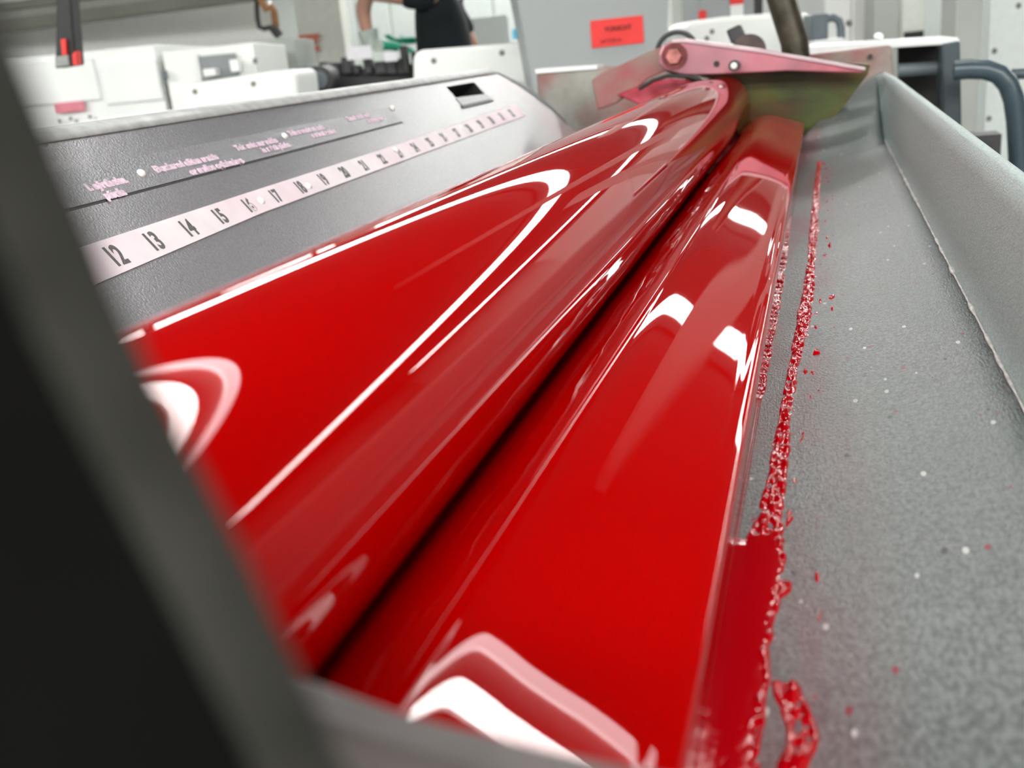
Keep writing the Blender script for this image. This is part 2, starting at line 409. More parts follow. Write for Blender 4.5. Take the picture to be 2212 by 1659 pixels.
# ---------------------------------------------------------------- grey blade tray on the right
A0 = Vector((-0.075, 0, CAMZ - 0.1885)); A1 = Vector((-0.035, 0, CAMZ - 0.183)); CR = Vector((0.083, 0, CAMZ - 0.167)); OU = Vector((0.092, 0, CAMZ - 0.083))
bn = (CR - A1).cross(Vector((0, 1, 0))).normalized()
if bn.z < 0: bn = -bn
def blade():
    t = thing('ink_fountain_tray', 'grey coated sloping ink fountain tray on the right, speckled with dried ink', 'ink tray', (0, 0, 0))
    ys = [0.10, 0.3, 0.6, 0.9, 1.2, 1.45, 1.50, 1.53, 1.56, 1.60, 1.64, 1.68, 1.72, 1.75, 1.78]
    peak = Vector((0.062, 0, CAMZ - 0.092))
    rows, rows2 = [], []
    for y in ys:
        k = min(1, max(0, (y - 1.54) / 0.24)); k = k * k * (3 - 2 * k)
        kl = min(1, max(0, (y - 1.50) / 0.25))
        prof = []
        for j in range(13):
            s = j / 12
            base = A0.lerp(CR, s) - Vector((0, 0, 0.006 * math.sin(math.pi * s)))  * (1 if s > .3 else s / .3)
            tgt = peak.lerp(OU, s * 0.6)
            prof.append(base.lerp(tgt, kl * (1 if s > .2 else 0.9)) if s < 1 else base.lerp(tgt, k))
        rows.append([Vector((p.x, y, p.z)) for p in prof])
        c = prof[-1]
        o2 = OU.lerp(peak.lerp(OU, 0.9), k)
        r2 = [c, c + Vector((0.0015, 0, 0.0012))]
        for j in range(1, 6): r2.append((c + Vector((0.0015, 0, 0.0012))).lerp(o2, j / 5))
        r2 += [o2 + Vector((0.004, 0, 0.0015)), o2 + Vector((0.0085, 0, -0.001)), o2 + Vector((0.010, 0, -0.01)), o2 + Vector((0.012, 0, -0.12))]
        rows2.append([Vector((p.x, y, p.z)) for p in r2])
    loft('tray_floor', rows, m_blade, t, solid=0.003, offset=-1)
    loft('tray_rim', rows2, m_blade2, t, solid=0.002, offset=-1)
    box('tray_support', 0.106, 0.125, 0.12, 1.70, CAMZ - 0.30, CAMZ - 0.205, m_dark, t)
    # gritty weld bead running along the crease
    vs, fs = [], []
    rnd = random.Random(4)
    rows3 = []
    for i in range(400):
        y = 0.3 + 1.28 * i / 399
        w_ = 0.0011 * (0.5 + abs(noise.noise(Vector((y * 30, 0, 0)))) * 2)
        row = []
        for k in range(7):
            a = math.pi * k / 6
            row.append(Vector((CR.x + 0.0004 + w_ * math.cos(a + 0.9), y, CR.z + 0.0006 + w_ * math.sin(a + 0.9) * (0.7 + 0.5 * noise.noise(Vector((y * 90, k, 0)))))))
        rows3.append(row)
    loft('seam_bead', rows3, mat('seam_sealant', (0.42, 0.40, 0.38), 0.4, noise_amt=0.3, noise_scale=120), t)
    return t
blade()

def smear():
    """half-dried red ink left standing on the tray beside the pool"""
    def bp(px, py):
        p = onplane(px, py, Vector((A1.x, 0, A1.z)), bn); return p
    def line(l):
        ps = [bp(*p) for p in l]; ps.sort(key=lambda p: p.y); return [p.y for p in ps], [p.x for p in ps]
    inkR = line([(1500, 1659), (1565, 1150), (1600, 1000), (1650, 830), (1693, 600), (1705, 500), (1715, 400), (1735, 300)])
    smL = line([(1608, 1138), (1635, 1090), (1664, 960), (1690, 830), (1715, 700), (1742, 560), (1748, 480), (1757, 400), (1765, 340)])
    smR = line([(1610, 1659), (1625, 1500), (1652, 1330), (1690, 1100), (1708, 950), (1712, 850), (1730, 760), (1758, 640), (1762, 560), (1768, 480), (1772, 400), (1774, 340)])
    y_tip = bp(1605, 1135).y
    NY, NX = 900, 90
    vs, fs = [], []
    hmap = []
    for i in range(NY):
        y = 0.2 + (1.52 - 0.2) * (i / (NY - 1)) ** 1.5
        a, b, c = interp(y, *inkR), interp(y, *smL), interp(y, *smR)
        wob = 0.0016 * noise.noise(Vector((y * 22, 0, 0))) + 0.0011 * noise.noise(Vector((y * 70, 0, 4)))
        c += wob + 0.0035 * min(1, max(0, (0.37 - y) / 0.03))
        row = []
        for j in range(NX):
            x = -0.044 + 0.062 * j / (NX - 1)
            gx = c - 0.0 
            edge_in = min(1, max(-1, (c - x) / 0.0012))
            if y > y_tip - 0.01:
                bb = b + 0.0012 * noise.noise(Vector((y * 30, 2, 0)))
                gap = min(1, max(-1, (x - bb) / 0.0012))
                # film still clinging beside the pool
                film = min(1, max(-1, ((a + 0.0008 + 0.0012 * noise.noise(Vector((y * 25, 7, 0)))) - x) / 0.0012))
                inside = max(min(edge_in, gap), film)
                if y < y_tip: inside = max(inside, min(edge_in, (y_tip - y) / 0.01))
            else:
                inside = edge_in
            # loose second streak near the camera and small droplets up the tray
            st = -1
            if y < 0.262:
                xc = -0.0075 - 0.004 * noise.noise(Vector((y * 40, 9, 0)))
                st = min(1, (0.0045 - abs(x - xc)) / 0.0012)
            dr = noise.noise(Vector((x * 260, y * 55, 11)))
            if c < x < c + 0.014 and dr > 0.42: st = max(st, min(1, (dr - 0.42) * 8))
            inside = max(inside, st)
            rough = 0.0016 * noise.noise(Vector((x * 420, y * 130, 2))) + 0.0009 * noise.noise(Vector((x * 900, y * 260, 5)))
            # smooth film close to the pool, ridged toward the outer edge
            sm = min(1, max(0, (x - (c - 0.0035)) / 0.0025))
            if y > y_tip: sm = max(sm, 0.9)
            h = -0.0006 if inside <= 0 else (-0.0006 + 0.0016 * math.sqrt(inside) + rough * sm * inside * 1.5)
            if inside < 0: h = -0.0012
            row.append(h)
            zb = A1.z + (x - A1.x) * (CR.z - A1.z) / (CR.x - A1.x)
            s = (x - A0.x) / (CR.x - A0.x)
            zb = A0.z + (CR.z - A0.z) * s - 0.006 * math.sin(math.pi * s) * (1 if s > .3 else s / .3)
            vs.append((x, y, zb + h))
    for i in range(NY - 1):
        for j in range(NX - 1):
            q = i * NX + j; fs.append((q, q + NX, q + NX + 1, q + 1))
    o = mesh('dried_ink_smear', vs, fs, m_ink_rough, smooth=True, fixn=False)
    tag(o, 'ragged ridge of half-dried red ink smeared along the tray beside the pool', 'ink smear', kind='stuff')
smear()

# ---------------------------------------------------------------- numbered cover on the left
P0 = Vector((-0.443, 0, CAMZ - 0.0805)); DV = Vector((0.635, 0, -0.772)).normalized(); CN = Vector((0.772, 0, 0.635)).normalized()
def cv(y, t, h=0.0): return P0 + DV * t + CN * h + Vector((0, y, 0))
def cvp(px, py):
    p = onplane(px, py, P0, CN); return p.y, (p - P0).dot(DV)
def flat(name, poly, h0, h1, m, parent, bevel=0):
    pts = [cv(y, t, h0) for y, t in poly]
    return prism(name, pts, CN * (h1 - h0), m, parent, bevel=bevel)
def cover():
    t = thing('roller_cover', 'grey metal cover with a white strip of zone numbers, left of the red roller', 'machine cover')
    hy0, hy1, ht0, ht1 = 1.305, 1.425, -0.062, -0.030
    yb = [0.30, hy0, hy1, 1.50]
    tb = [-0.070, ht0, ht1, 0.100]
    def endy(tt): return interp(tt, [-0.07, -0.04, 0.03, 0.1], [1.56, 1.62, 1.68, 1.68])
    vs, fs = [], []
    ts = [-0.070, ht0, ht1, -0.01, 0.01, 0.03, 0.06, 0.10]
    yy = [0.30, hy0, hy1, 1.50, None]
    for tt in ts:
        for y in yy: vs.append(cv(y if y is not None else endy(tt), tt))
    n = len(yy)
    for i in range(len(ts) - 1):
        for j in range(n - 1):
            if i == 1 and j == 1: continue
            q = i * n + j; fs.append((q, q + 1, q + n + 1, q + n))
    mesh('cover_panel', vs, fs, m_cover, t, solid=0.003, offset=-1 , bevel=0)
    # rolled top lip
    rows = []
    for y in (0.30, 0.8, 1.2, 1.50, 1.555):
        rows.append([cv(y, -0.070, 0.0), cv(y, -0.078, -0.001), cv(y, -0.084, -0.005), cv(y, -0.087, -0.012), cv(y, -0.087, -0.03), cv(y, -0.087, -0.14)])
    loft('top_lip', rows, mat('worn_light_grey_edge', (0.42, 0.43, 0.42), 0.4, noise_amt=0.15, noise_scale=80), t, solid=0.002)
    # latch pocket
    p = thing_part('latch_pocket', t)
    vsp = [cv(y, tt, -0.001) for y in (hy0, hy1) for tt in (ht0, ht1)] + [cv(y, tt, -0.03) for y in (hy0, hy1) for tt in (ht0, ht1)]
    mesh('latch_pocket', vsp, [(0, 1, 5, 4), (2, 6, 7, 3), (0, 4, 6, 2), (1, 3, 7, 5), (4, 5, 7, 6)], m_black, t, solid=0.001)
    flat('latch_sill', [(hy0 - .004, ht1 - 0.012), (hy1, ht1 - 0.008), (hy1, ht1 + 0.003), (hy0 - .004, ht1 + 0.003)], -0.006, 0.0015, mat('latch_sill_grey', (0.36, 0.37, 0.37), 0.4, noise_amt=0.1), t, bevel=0.0006)
    flat('latch_frame', [(hy0 - .01, ht1 + 0.002), (hy1 + .004, ht1 + 0.002), (hy1 + .004, ht1 + 0.006), (hy0 - .01, ht1 + 0.006)], -0.001, 0.002, m_dark, t)
    # lettered plate
    yA, yB = 0.34, 1.085
    flat('lettered_plate', [(yA, -0.046), (yB, -0.047), (yB, -0.0250), (yA, -0.0165)], -0.001, 0.0011, mat('lettered_plate_grey', (0.185, 0.185, 0.20), 0.22, spec=0.7, noise_amt=0.1, noise_scale=500, bump=0.4, bump_scale=600), t, bevel=0.0004)
    flat('plate_gap', [(yA, -0.0165), (yB, -0.0250), (yB, -0.0238), (yA, -0.0150)], -0.001, 0.0004, m_black, t)
    up = -DV; rt = Vector((0, 1, 0))
    texts = [(0.552, -0.0275, 'l. sýrthelm.', .0082), (0.560, -0.0185, 'písula', .0082),
             (0.628, -0.0300, 'Ðuokmed silitan mattis', .0078), (0.662, -0.0215, 'or mallos ogilalaulnga', .0078),
             (0.742, -0.0335, 'Telmankt nur nakhs', .0076), (0.775, -0.0262, 'in mürit pšaha', .0076),
             (0.838, -0.0370, 'Teln muncht na nalls', .0074), (0.872, -0.0298, 'o mircit pahlus', .0074),
             (0.965, -0.0400, 'Tunsib nastn nali', .0072), (1.005, -0.0328, 'in mürit pahs', .0072)]
    for y, tt, s, sz in texts:
        text_mesh('printed_text', s, sz, 1.12, cv(y, tt, 0.0012), rt + up * 0.0, up, m_pink, t, bold=0.0006)
    # number strip
    sA, sB = 0.42, 1.508
    st = flat('number_strip', [(sA, -0.0105 + 0.0214), (sA, 0.039), (0.70, 0.0265), (1.0, 0.0215), (sB, 0.0130), (sB, -0.0100), (1.0, 0.0015), (0.70, 0.006)], -0.001, 0.0012, m_tape, t)
    for n in range(12, 34):
        k = n - 12
        y = 0.524 + 0.0412 * k + 0.00027 * k * k
        top = interp(y, [0.42, 0.70, 1.0, sB], [0.0109, 0.006, 0.0015, -0.0100]); bot = interp(y, [0.42, 0.70, 1.0, sB], [0.039, 0.0265, 0.0215, 0.0130])
        hgt = (bot - top)
        if y > sB - 0.012: break
        text_mesh('zone_number', str(n), hgt * 0.84, 0.70, cv(y, top + hgt * 0.80, 0.0013), rt, up, m_digit, st, align='CENTER', bold=0.0006)
    for px, py in [(303, 377), (613, 296), (846, 235), (562, 436), (664, 404), (853, 326), (994, 277)]:
        y, tt = cvp(px, py)
        s = dome('screw', cv(y, tt, 0.0012), CN, 0.0034, 0.0026, m_screw, t)
    # end cap, dark and rounded
    rows = []
    for i in range(9):
        f = i / 8; tt = -0.080 + 0.13 * f
        ye = interp(tt, [-0.08, -0.04, 0.03, 0.1], [1.545, 1.615, 1.675, 1.675])
        bulge = 0.05 * math.sin(math.pi * min(1, f * 1.15)) ** 0.8 + 0.01
        rows.append([cv(ye - 0.002, tt, 0.001), cv(ye + bulge * 0.35, tt, 0.000), cv(ye + bulge * 0.75, tt, -0.003), cv(ye + bulge, tt, -0.010), cv(ye + bulge, tt, -0.06)])
    loft('end_cap', rows, m_coverdark, t)
    return t
def thing_part(n, t): return None
cover()

# ---------------------------------------------------------------- far side frame, end wall and bracket
def P(l, y): return [atY(px, py, y) for px, py in l]
def side_frame():
    t = thing('press_side_frame', 'ink-stained steel side frame plate across the far end of the trough', 'machine frame')
    prism('frame_plate', P([(1158, 158), (1290, 147), (1440, 138), (1560, 132), (1745, 118), (1925, 98), (1945, 290), (1880, 420), (1500, 520), (1230, 420), (1165, 250)], 1.84), (0, 0.06, 0), m_greasy, t, bevel=0.003)
    prism('top_edge', P([(1155, 150), (1290, 141), (1290, 149), (1158, 159)], 1.835), (0, 0.055, 0), m_white, t)
    prism('end_wall', P([(1480, 168), (1500, 140), (1700, 125), (1880, 140), (1875, 160), (1800, 260), (1760, 420), (1600, 470), (1530, 380)], 1.64), (0, 0.02, 0), m_endwall, t)
    # curved green-tinged gusset between roller end and end wall
    a = P([(1480, 160), (1545, 190), (1580, 225), (1600, 300)], 1.60); b = P([(1500, 150), (1600, 180), (1640, 220), (1640, 320)], 1.66)
    loft('gusset', [a, b], m_endwall, t, solid=0.004)
    box('frame_foot', -0.60, 0.28, 1.84, 1.90, 0.0, CAMZ - 0.20, m_dark, t)
    tube('frame_hole', [atY(1880, 122, 1.838), atY(1880, 122, 1.83)], 0.004, m_black, t)
    return t
side_frame()
def bracket():
    t = thing('clamp_bracket', 'wedge-shaped steel bracket smeared with pink ink, bolted across the far end of the trough', 'bracket')
    y = 1.585
    prism('bracket_plate', P([(1424, 118), (1432, 98), (1452, 88), (1480, 88), (1640, 110), (1868, 150), (1862, 158), (1700, 153), (1560, 160), (1480, 162), (1440, 152), (1424, 138)], y), (0, 0.018, 0), m_bracket, t, bevel=0.002)
    prism('top_flange', P([(1450, 86), (1480, 84), (1640, 106), (1870, 147), (1868, 152), (1640, 113), (1480, 91), (1452, 92)], y - 0.004), (0, 0.03, 0), mat('pale_pink_steel', (0.66, 0.50, 0.54), 0.3, metal=0.3, noise_amt=0.1), t)
    prism('wing_plate', P([(1278, 172), (1300, 158), (1345, 138), (1400, 112), (1436, 98), (1444, 150), (1400, 170), (1376, 190), (1330, 224), (1290, 238)], y + 0.03), (0, 0.012, 0), mat('red_stained_steel', (0.34, 0.25, 0.21), 0.35, metal=0.2, noise_amt=0.2, noise_scale=13, col2=(0.34, 0.07, 0.08)), t, bevel=0.002)
    c = atY(1457, 121, y)
    tube('washer', [c - Vector((0, 0.000, 0)), c - Vector((0, 0.004, 0))], 0.019, mat('stained_washer', (0.16, 0.035, 0.035), 0.4, metal=0.4, noise_amt=0.3, noise_scale=60), t, n=32)
    tube('bolt_head', [c - Vector((0, 0.003, 0)), c - Vector((0, 0.012, 0))], [0.0125, 0.0115], mat('pink_bolt', (0.42, 0.16, 0.14), 0.35, metal=0.4, noise_amt=0.5, noise_scale=60), t, n=6)
    d = atY(1588, 141, y)
    tube('clamp_screw', [d, d - Vector((0, 0.022, 0))], 0.008, m_dark, t, n=20)
    dome('screw_tip', d - Vector((0, 0.022, 0)), (0, -1, 0.2), 0.005, 0.004, m_screw, t)
    e = atY(1548, 138, y)
    tube('bolt_hole', [e, e - Vector((0, 0.0015, 0))], 0.0045, m_black, t, n=20)
    tube('gasket_strip', P([(1380, 192), (1410, 174), (1440, 164), (1462, 163), (1490, 166), (1512, 172)], y - 0.01), 0.0032, m_black, t, n=10)
    return t
BR = bracket()
def inked_collar():
    # red smeared bearing block on top of roller end
    c = P([(1330, 205), (1395, 178), (1450, 170), (1515, 178), (1560, 215), (1590, 250), (1560, 300), (1470, 300), (1400, 235)], 1.605)
    o = prism('bearing_block', c, (0, 0.03, 0), mat('red_inked_steel', (0.50, 0.035, 0.05), 0.15, noise_amt=0.4, noise_scale=25, col2=(0.56, 0.10, 0.14)), None, bevel=0.004)
    tag(o, 'bearing block coated in wet red ink at the far end of the roller', 'bearing block')
inked_collar()
def lever():
    t = thing('adjusting_lever', 'worn brown steel lever sticking up behind the pink bracket', 'lever')
    y = 1.80
    tube('lever_rod', [atY(1722, 150, y), atY(1716, 90, y), atY(1688, 0, y), atY(1665, -80, y)], 0.0225, mat('worn_brown_steel', (0.055, 0.045, 0.03), 0.4, metal=0.3, noise_amt=0.6, noise_scale=25), t, n=24)
    c = atY(1618, 104, 1.74)
    k = BR
    mk = mat('dark_brown_knob', (0.07, 0.045, 0.04), 0.5, noise_amt=0.3)
    tube('knob_wheel', [c + Vector((0, 0.02, -0.004)), c - Vector((0, 0.02, 0.004))], 0.026, mk, k, n=28)
    tube('knob_stem', [c + Vector((0, 0, 0)), c + Vector((0, 0, -0.05))], 0.01, mk, k)
    prism('knob_block', P([(1568, 66), (1598, 52), (1612, 82), (1580, 96)], 1.745), (0, 0.03, 0), m_dark, k, bevel=0.003)
    w_ = BR
    c2 = atY(1462, 112, 1.70)
    pts = [c2 + Vector((0.032 * math.cos(a), 0, 0.030 * math.sin(a))) for a in [2 * math.pi * i / 32 for i in range(33)]]
    tube('wheel_rim', pts, 0.004, m_dark, w_, n=10, caps=False)
    tube('wheel_hub', [c2 - Vector((0.03, 0, 0)), c2 + Vector((0.03, 0, 0))], 0.004, m_dark, w_, n=10)
lever()

# press body under the trough, standing on the floor
def body():
    t = thing('printing_press', 'dark press base casting carrying the roller, tray and covers', 'printing press')
    box('base_casting', -0.60, 0.13, 0.08, 1.83, 0.0, CAMZ - 0.30, m_dark, t, bevel=0.01)
    box('trough_bed', -0.16, 0.085, 0.10, 1.60, CAMZ - 0.30, CAMZ - 0.235, m_dark, t)
    box('rear_wall', -0.60, -0.56, 0.10, 1.83, CAMZ - 0.31, CAMZ - 0.15, m_dark, t)
body()

# ---------------------------------------------------------------- foreground guard right in front of the lens
def guard():
    t = thing('guard_plate', 'out-of-focus side guard, coloured black for shade, with a cut-away opening at the left edge', 'machine guard')
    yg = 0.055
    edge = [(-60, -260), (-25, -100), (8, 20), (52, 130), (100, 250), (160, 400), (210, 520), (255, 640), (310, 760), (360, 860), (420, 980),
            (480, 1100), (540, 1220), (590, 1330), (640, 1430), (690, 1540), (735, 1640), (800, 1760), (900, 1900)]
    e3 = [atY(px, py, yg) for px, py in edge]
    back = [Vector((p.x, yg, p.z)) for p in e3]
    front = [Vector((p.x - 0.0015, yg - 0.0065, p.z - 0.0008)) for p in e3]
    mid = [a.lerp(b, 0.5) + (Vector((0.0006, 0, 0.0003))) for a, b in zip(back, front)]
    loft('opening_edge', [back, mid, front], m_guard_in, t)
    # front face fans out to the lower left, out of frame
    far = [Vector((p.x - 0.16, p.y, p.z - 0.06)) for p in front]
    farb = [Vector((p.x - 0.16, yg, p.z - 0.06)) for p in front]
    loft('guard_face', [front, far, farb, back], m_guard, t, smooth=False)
    return t
guard()
def cheek():
    yk = 0.10
    top = [(560, 1412), (650, 1452), (760, 1492), (860, 1528), (980, 1560), (1100, 1588), (1220, 1618), (1340, 1645), (1460, 1668), (1600, 1700), (1760, 1740)]
    p3 = [atY(px, py, yk) for px, py in top]
    low = [Vector((p3[-1].x, yk, p3[-1].z - 0.10)), Vector((p3[0].x, yk, p3[-1].z - 0.10))]
    o = prism('end_cheek', p3 + low, (0, -0.008, 0), m_cheek, None, bevel=0.0015)
    tag(o, 'blurred brown-grey end cheek plate closing the near end of the trough', 'end plate')
cheek()

# ---------------------------------------------------------------- background
def bgbox(name, x0, x1, yt, yb, dep, th, m, parent=None, bevel=0.004, floor=False, ztop=None):
    """an upright box standing at a real distance: its front face spans the given picture columns"""
    a, b = bg(x0, (yt + yb) / 2, dep), bg(x1, (yt + yb) / 2, dep)
    mx = (x0 + x1) / 2
    zt = bg(mx, yt, dep).z if ztop is None else ztop
    zb = 0.0 if floor else bg(mx, yb, dep).z
    la, lb = a.dot(RT), b.dot(RT)
    vs = []
    for l in (la, lb):
        for d in (dep, dep + th):
            for z in (zb, zt):
                p = RT * l + FW * d; vs.append((p.x, p.y, z))
    return mesh(name, vs, BOXF, m, parent, bevel=bevel)
def bthing(name, label, cat): return thing(name, label, cat)

# white press units on the left, tops about eye height
t = bthing('press_unit', 'long white press unit with panel doors across the aisle on the left', 'press unit')
bgbox('unit_body', -420, 352, 132, 260, 3.6, 0.8, m_white, t, floor=True)
bgbox('panel_door', -100, 212, 140, 232, 3.585, 0.02, m_white, t, bevel=0.006)
bgbox('panel_door', 218, 346, 134, 222, 3.585, 0.02, m_white, t, bevel=0.006)
bgbox('door_handle', 350, 360, 152, 172, 3.56, 0.02, m_slate, t)
bgbox('nameplate', 116, 182, 221, 243, 3.575, 0.012, mat('faded_pink_red_plate', (0.72, 0.22, 0.28), 0.5, noise_amt=0.05), t)
for px, py in [(128, 262), (152, 256), (166, 263), (194, 252), (208, 259)]:
    dome('stud', bg(px, py, 3.58), -FW, 0.006, 0.006, m_slate, t)
t = bthing('press_unit', 'white press unit with a grey window opening holding white boxes', 'press unit')
bgbox('unit_body', 362, 560, 100, 260, 3.6, 0.6, m_cream, t, floor=True)
bgbox('window', 432, 512, 118, 168, 3.58, 0.03, m_window, t, bevel=0.002)
bgbox('door_edge', 425, 431, 116, 175, 3.57, 0.03, m_white, t)
bgbox('catch', 546, 552, 125, 137, 3.57, 0.03, m_slate, t)
for i, (a, b, c, d) in enumerate([(438, 466, 148, 165), (496, 516, 128, 155)]):
    o = bgbox('carton', a, b, c, d, 3.52, 0.06, m_white, None)
    tag(o, ['small white box lying low in the grey window of the press unit', 'white upright box at the right side of the grey window of the press unit'][i], 'box')
o = bgbox('control_cabinet', 558, 650, 84, 260, 4.3, 0.5, mat('grey_green_cabinet', (0.42, 0.46, 0.42), 0.5, noise_amt=0.03), None, floor=True)
tag(o, 'grey-green cabinet beneath the brown pipe, left of the F column', 'cabinet')
t = bthing('machine_hood', 'low white machine hood with two bolts in front of the grey window', 'machine hood')
def hood(t, pts, dep, th, m, bolts, foot):
    p = [bg(px, py, dep) for px, py in pts]
    prism('hood_shell', p, FW * th, m, t, bevel=0.02)
    for px, py in bolts: dome('bolt', bg(px, py, dep - 0.001), -FW, 0.008, 0.006, m_cable, t)
    c = sum(p, Vector()) / len(p); z = min(q.z for q in p)
    ls = [q.dot(RT) for q in p]; l0, l1 = min(ls), max(ls)
    vs = []
    for l in (l0 + 0.05, l1 - 0.05):
        for d in (dep + 0.05, dep + th - 0.03):
            for zz in (0, z + 0.03):
                q = RT * l + FW * d; vs.append((q.x, q.y, zz))
    mesh('hood_pedestal', vs, BOXF, foot, t)
hood(t, [(386, 262), (392, 195), (404, 182), (590, 152), (628, 150), (640, 160), (646, 215)], 3.1, 0.4, m_cream, [(421, 198), (547, 181)], m_white)
t = bthing('machine_hood', 'pale low hood at far left behind the numbered cover, below the pink nameplate', 'machine hood')
hood(t, [(40, 350), (60, 282), (130, 270), (300, 250), (400, 238), (560, 218), (600, 260), (500, 300)], 2.7, 0.35, m_white, [(302, 262)], m_white)
# machinery behind cover centre
t = bthing('drive_motor', 'slate grey drive motor with a round end bell beside the white hood', 'motor')
bgbox('motor_housing', 644, 672, 142, 260, 3.55, 0.2, m_slate, t, floor=True)
c = bg(690, 172, 3.55)
tube('end_bell', [c, c + FW * 0.2], 0.045, m_dark, t, n=24)
tube('bell_ring', [c - FW * 0.012, c], 0.028, m_slate, t, n=24)
t = bthing('dark_machine', 'low dark machinery block below the worker, behind the numbered cover', 'machine')
bgbox('machine_block', 660, 905, 148, 240, 3.9, 0.6, m_dark, t, floor=True)
rnd = random.Random(3)
for i in range(9):
    x = 690 + i * 24; bgbox('machine_fitting', x, x + 14 + rnd.random() * 10, 122 + rnd.random() * 22, 160, 3.85, 0.12, m_dark, t)
bgbox('machine_arm', 866, 882, 98, 160, 3.8, 0.08, m_black, t)
bgbox('machine_arm', 890, 902, 112, 165, 3.8, 0.08, m_black, t)
o = bgbox('paper_sheet', 748, 802, 100, 128, 3.75, 0.01, m_paper, None, bevel=0)
o2 = o; tag(o, 'white sheet of paper standing on the dark machinery, left of the gloved hands', 'paper')
o = bgbox('paper_sheet', 830, 858, 112, 132, 3.75, 0.01, m_paper, None, bevel=0)
tag(o, 'small pale sheet of paper under the green gloves', 'paper')
t = bthing('machine_hood', 'bright white hood with two bolts in front of the person in black', 'machine hood')
hood(t, [(893, 200), (893, 122), (905, 108), (1010, 100), (1132, 90), (1140, 180)], 3.0, 0.4, m_cream, [(937, 131), (1084, 114)], m_white)
# walls and columns, deep
t = bthing('column', 'cream wall column carrying a rust-red letter F', 'column')
bgbox('column_shaft', 598, 700, -600, 150, 5.4, 0.3, mat('cream_column', (0.58, 0.60, 0.54), 0.6, noise_amt=0.04), t, floor=True, ztop=2.0)
def strokes(t, m, dep, lst):
    for a, b, c, d in lst: bgbox('sign_letter', a, b, c, d, dep, 0.012, m, t, bevel=0)
org = bg(652, 142, 5.38)
text_mesh('sign_letter', 'F', 0.15, 0.85, bg(668, 130, 5.37), RT, Vector((0, 0, 1)), m_sign, t, bold=0.006)
for a, b, c, d in [(648, 658, 76, 142), (650, 690, 74, 80)]:
    bgbox('sign_frame', a, b, c, d, 5.37, 0.015, m_sign, t, bevel=0)
t = bthing('wall_pipes', 'brown and black bent pipes hanging above the grey-green cabinet', 'pipe')
tube('black_pipe', [bg(553, -300, 5.0), bg(553, -20, 5.0), bg(556, 40, 5.0), bg(560, 58, 5.0), bg(570, 62, 5.0), bg(588, 58, 5.0)], 0.012, m_pipeb, t)
tube('rusty_pipe', [bg(548, -300, 4.95), bg(560, -5, 4.95), bg(575, 20, 4.95), bg(586, 14, 4.95), bg(592, 25, 4.95), bg(597, 66, 4.95)], 0.017, m_pipe, t)
tube('valve', [bg(590, 60, 4.93), bg(604, 78, 4.93)], 0.022, m_pipeb, t)
t = bthing('cable_duct', 'long olive-grey overhead duct sloping across the top left', 'duct')
for i, (dy, th_, m) in enumerate([(0, 0.05, m_cable), (-22, 0.04, mat('pale_duct', (0.36, 0.37, 0.33), 0.6, noise_amt=0.06)), (-44, 0.035, m_cable)]):
    a, b = bg(-300, 108 + dy, 6.0), bg(620, -12 + dy, 5.6)
    prism('duct_section', [a, b, b + Vector((0, 0, th_ * 1.2)), a + Vector((0, 0, th_ * 1.2))], FW * 0.2, m, t, bevel=0.005)
t = bthing('white_partition', 'white partition wall behind the left press units', 'partition')
bgbox('partition_panel', -300, 600, 40, 200, 6.3, 0.06, mat('partition_white', (0.92, 0.92, 0.90), 0.6, noise_amt=0.02), t, floor=True, ztop=1.9)
t = bthing('hanging_control', 'black hanging control box with red markings at top left', 'control box')
mgr = mat('control_grey_end', (0.30, 0.31, 0.29), 0.5, noise_amt=0.1)
pp = [bg(px, py, 2.2) for px, py in [(122, -160), (120, 90), (118, 148), (164, 141), (160, 90), (140, -160)]]
prism('control_arm', pp, FW * 0.05, m_black, t, bevel=0.004)
pp = [bg(px, py, 2.19) for px, py in [(117, 122), (119, 146), (150, 142), (146, 118)]]
prism('control_foot', pp, FW * 0.02, mgr, t, bevel=0.003)
pp = [bg(px, py, 2.19) for px, py in [(131, 85), (134, 119), (143, 118), (141, 84)]]
prism('red_button', pp, FW * 0.02, m_red, t)
pp = [bg(px, py, 2.19) for px, py in [(156, 118), (158, 141), (165, 140), (163, 110)]]
prism('red_edge_tape', pp, FW * 0.03, m_red, t)
tube('control_pole', [bg(132, -150, 2.22), Vector((bg(132, -150, 2.22).x, bg(132, -150, 2.22).y, ZC))], 0.015, m_black, t)
# wall ribs behind person
t = bthing('wall_cladding', 'pale grey ribbed panels behind the person in black', 'wall panels')
for i in range(6):
    bgbox('cladding_panel', 690 + i * 75, 690 + i * 75 + 71, -200, 200, 7.6, 0.05, mat('cladding_grey', (0.42, 0.455, 0.44), 0.6, noise_amt=0.03), t, floor=True, ztop=1.95, bevel=0.01)
o = bgbox('wall_cabinet', 1026, 1104, 34, 200, 6.4, 0.4, mat('pale_blue_grey_cabinet', (0.52, 0.56, 0.55), 0.5, noise_amt=0.02), None, floor=True)
tag(o, 'pale grey cabinet between the person in black and the large grey bin', 'cabinet')
o = tube('bottle', [bg(1113, 84, 2.9), bg(1113, 66, 2.9), bg(1113, 62, 2.9)], [0.009, 0.009, 0.004], m_blue)
tag(o, 'tiny sky-blue bottle standing at the left edge of the grey bin', 'bottle')

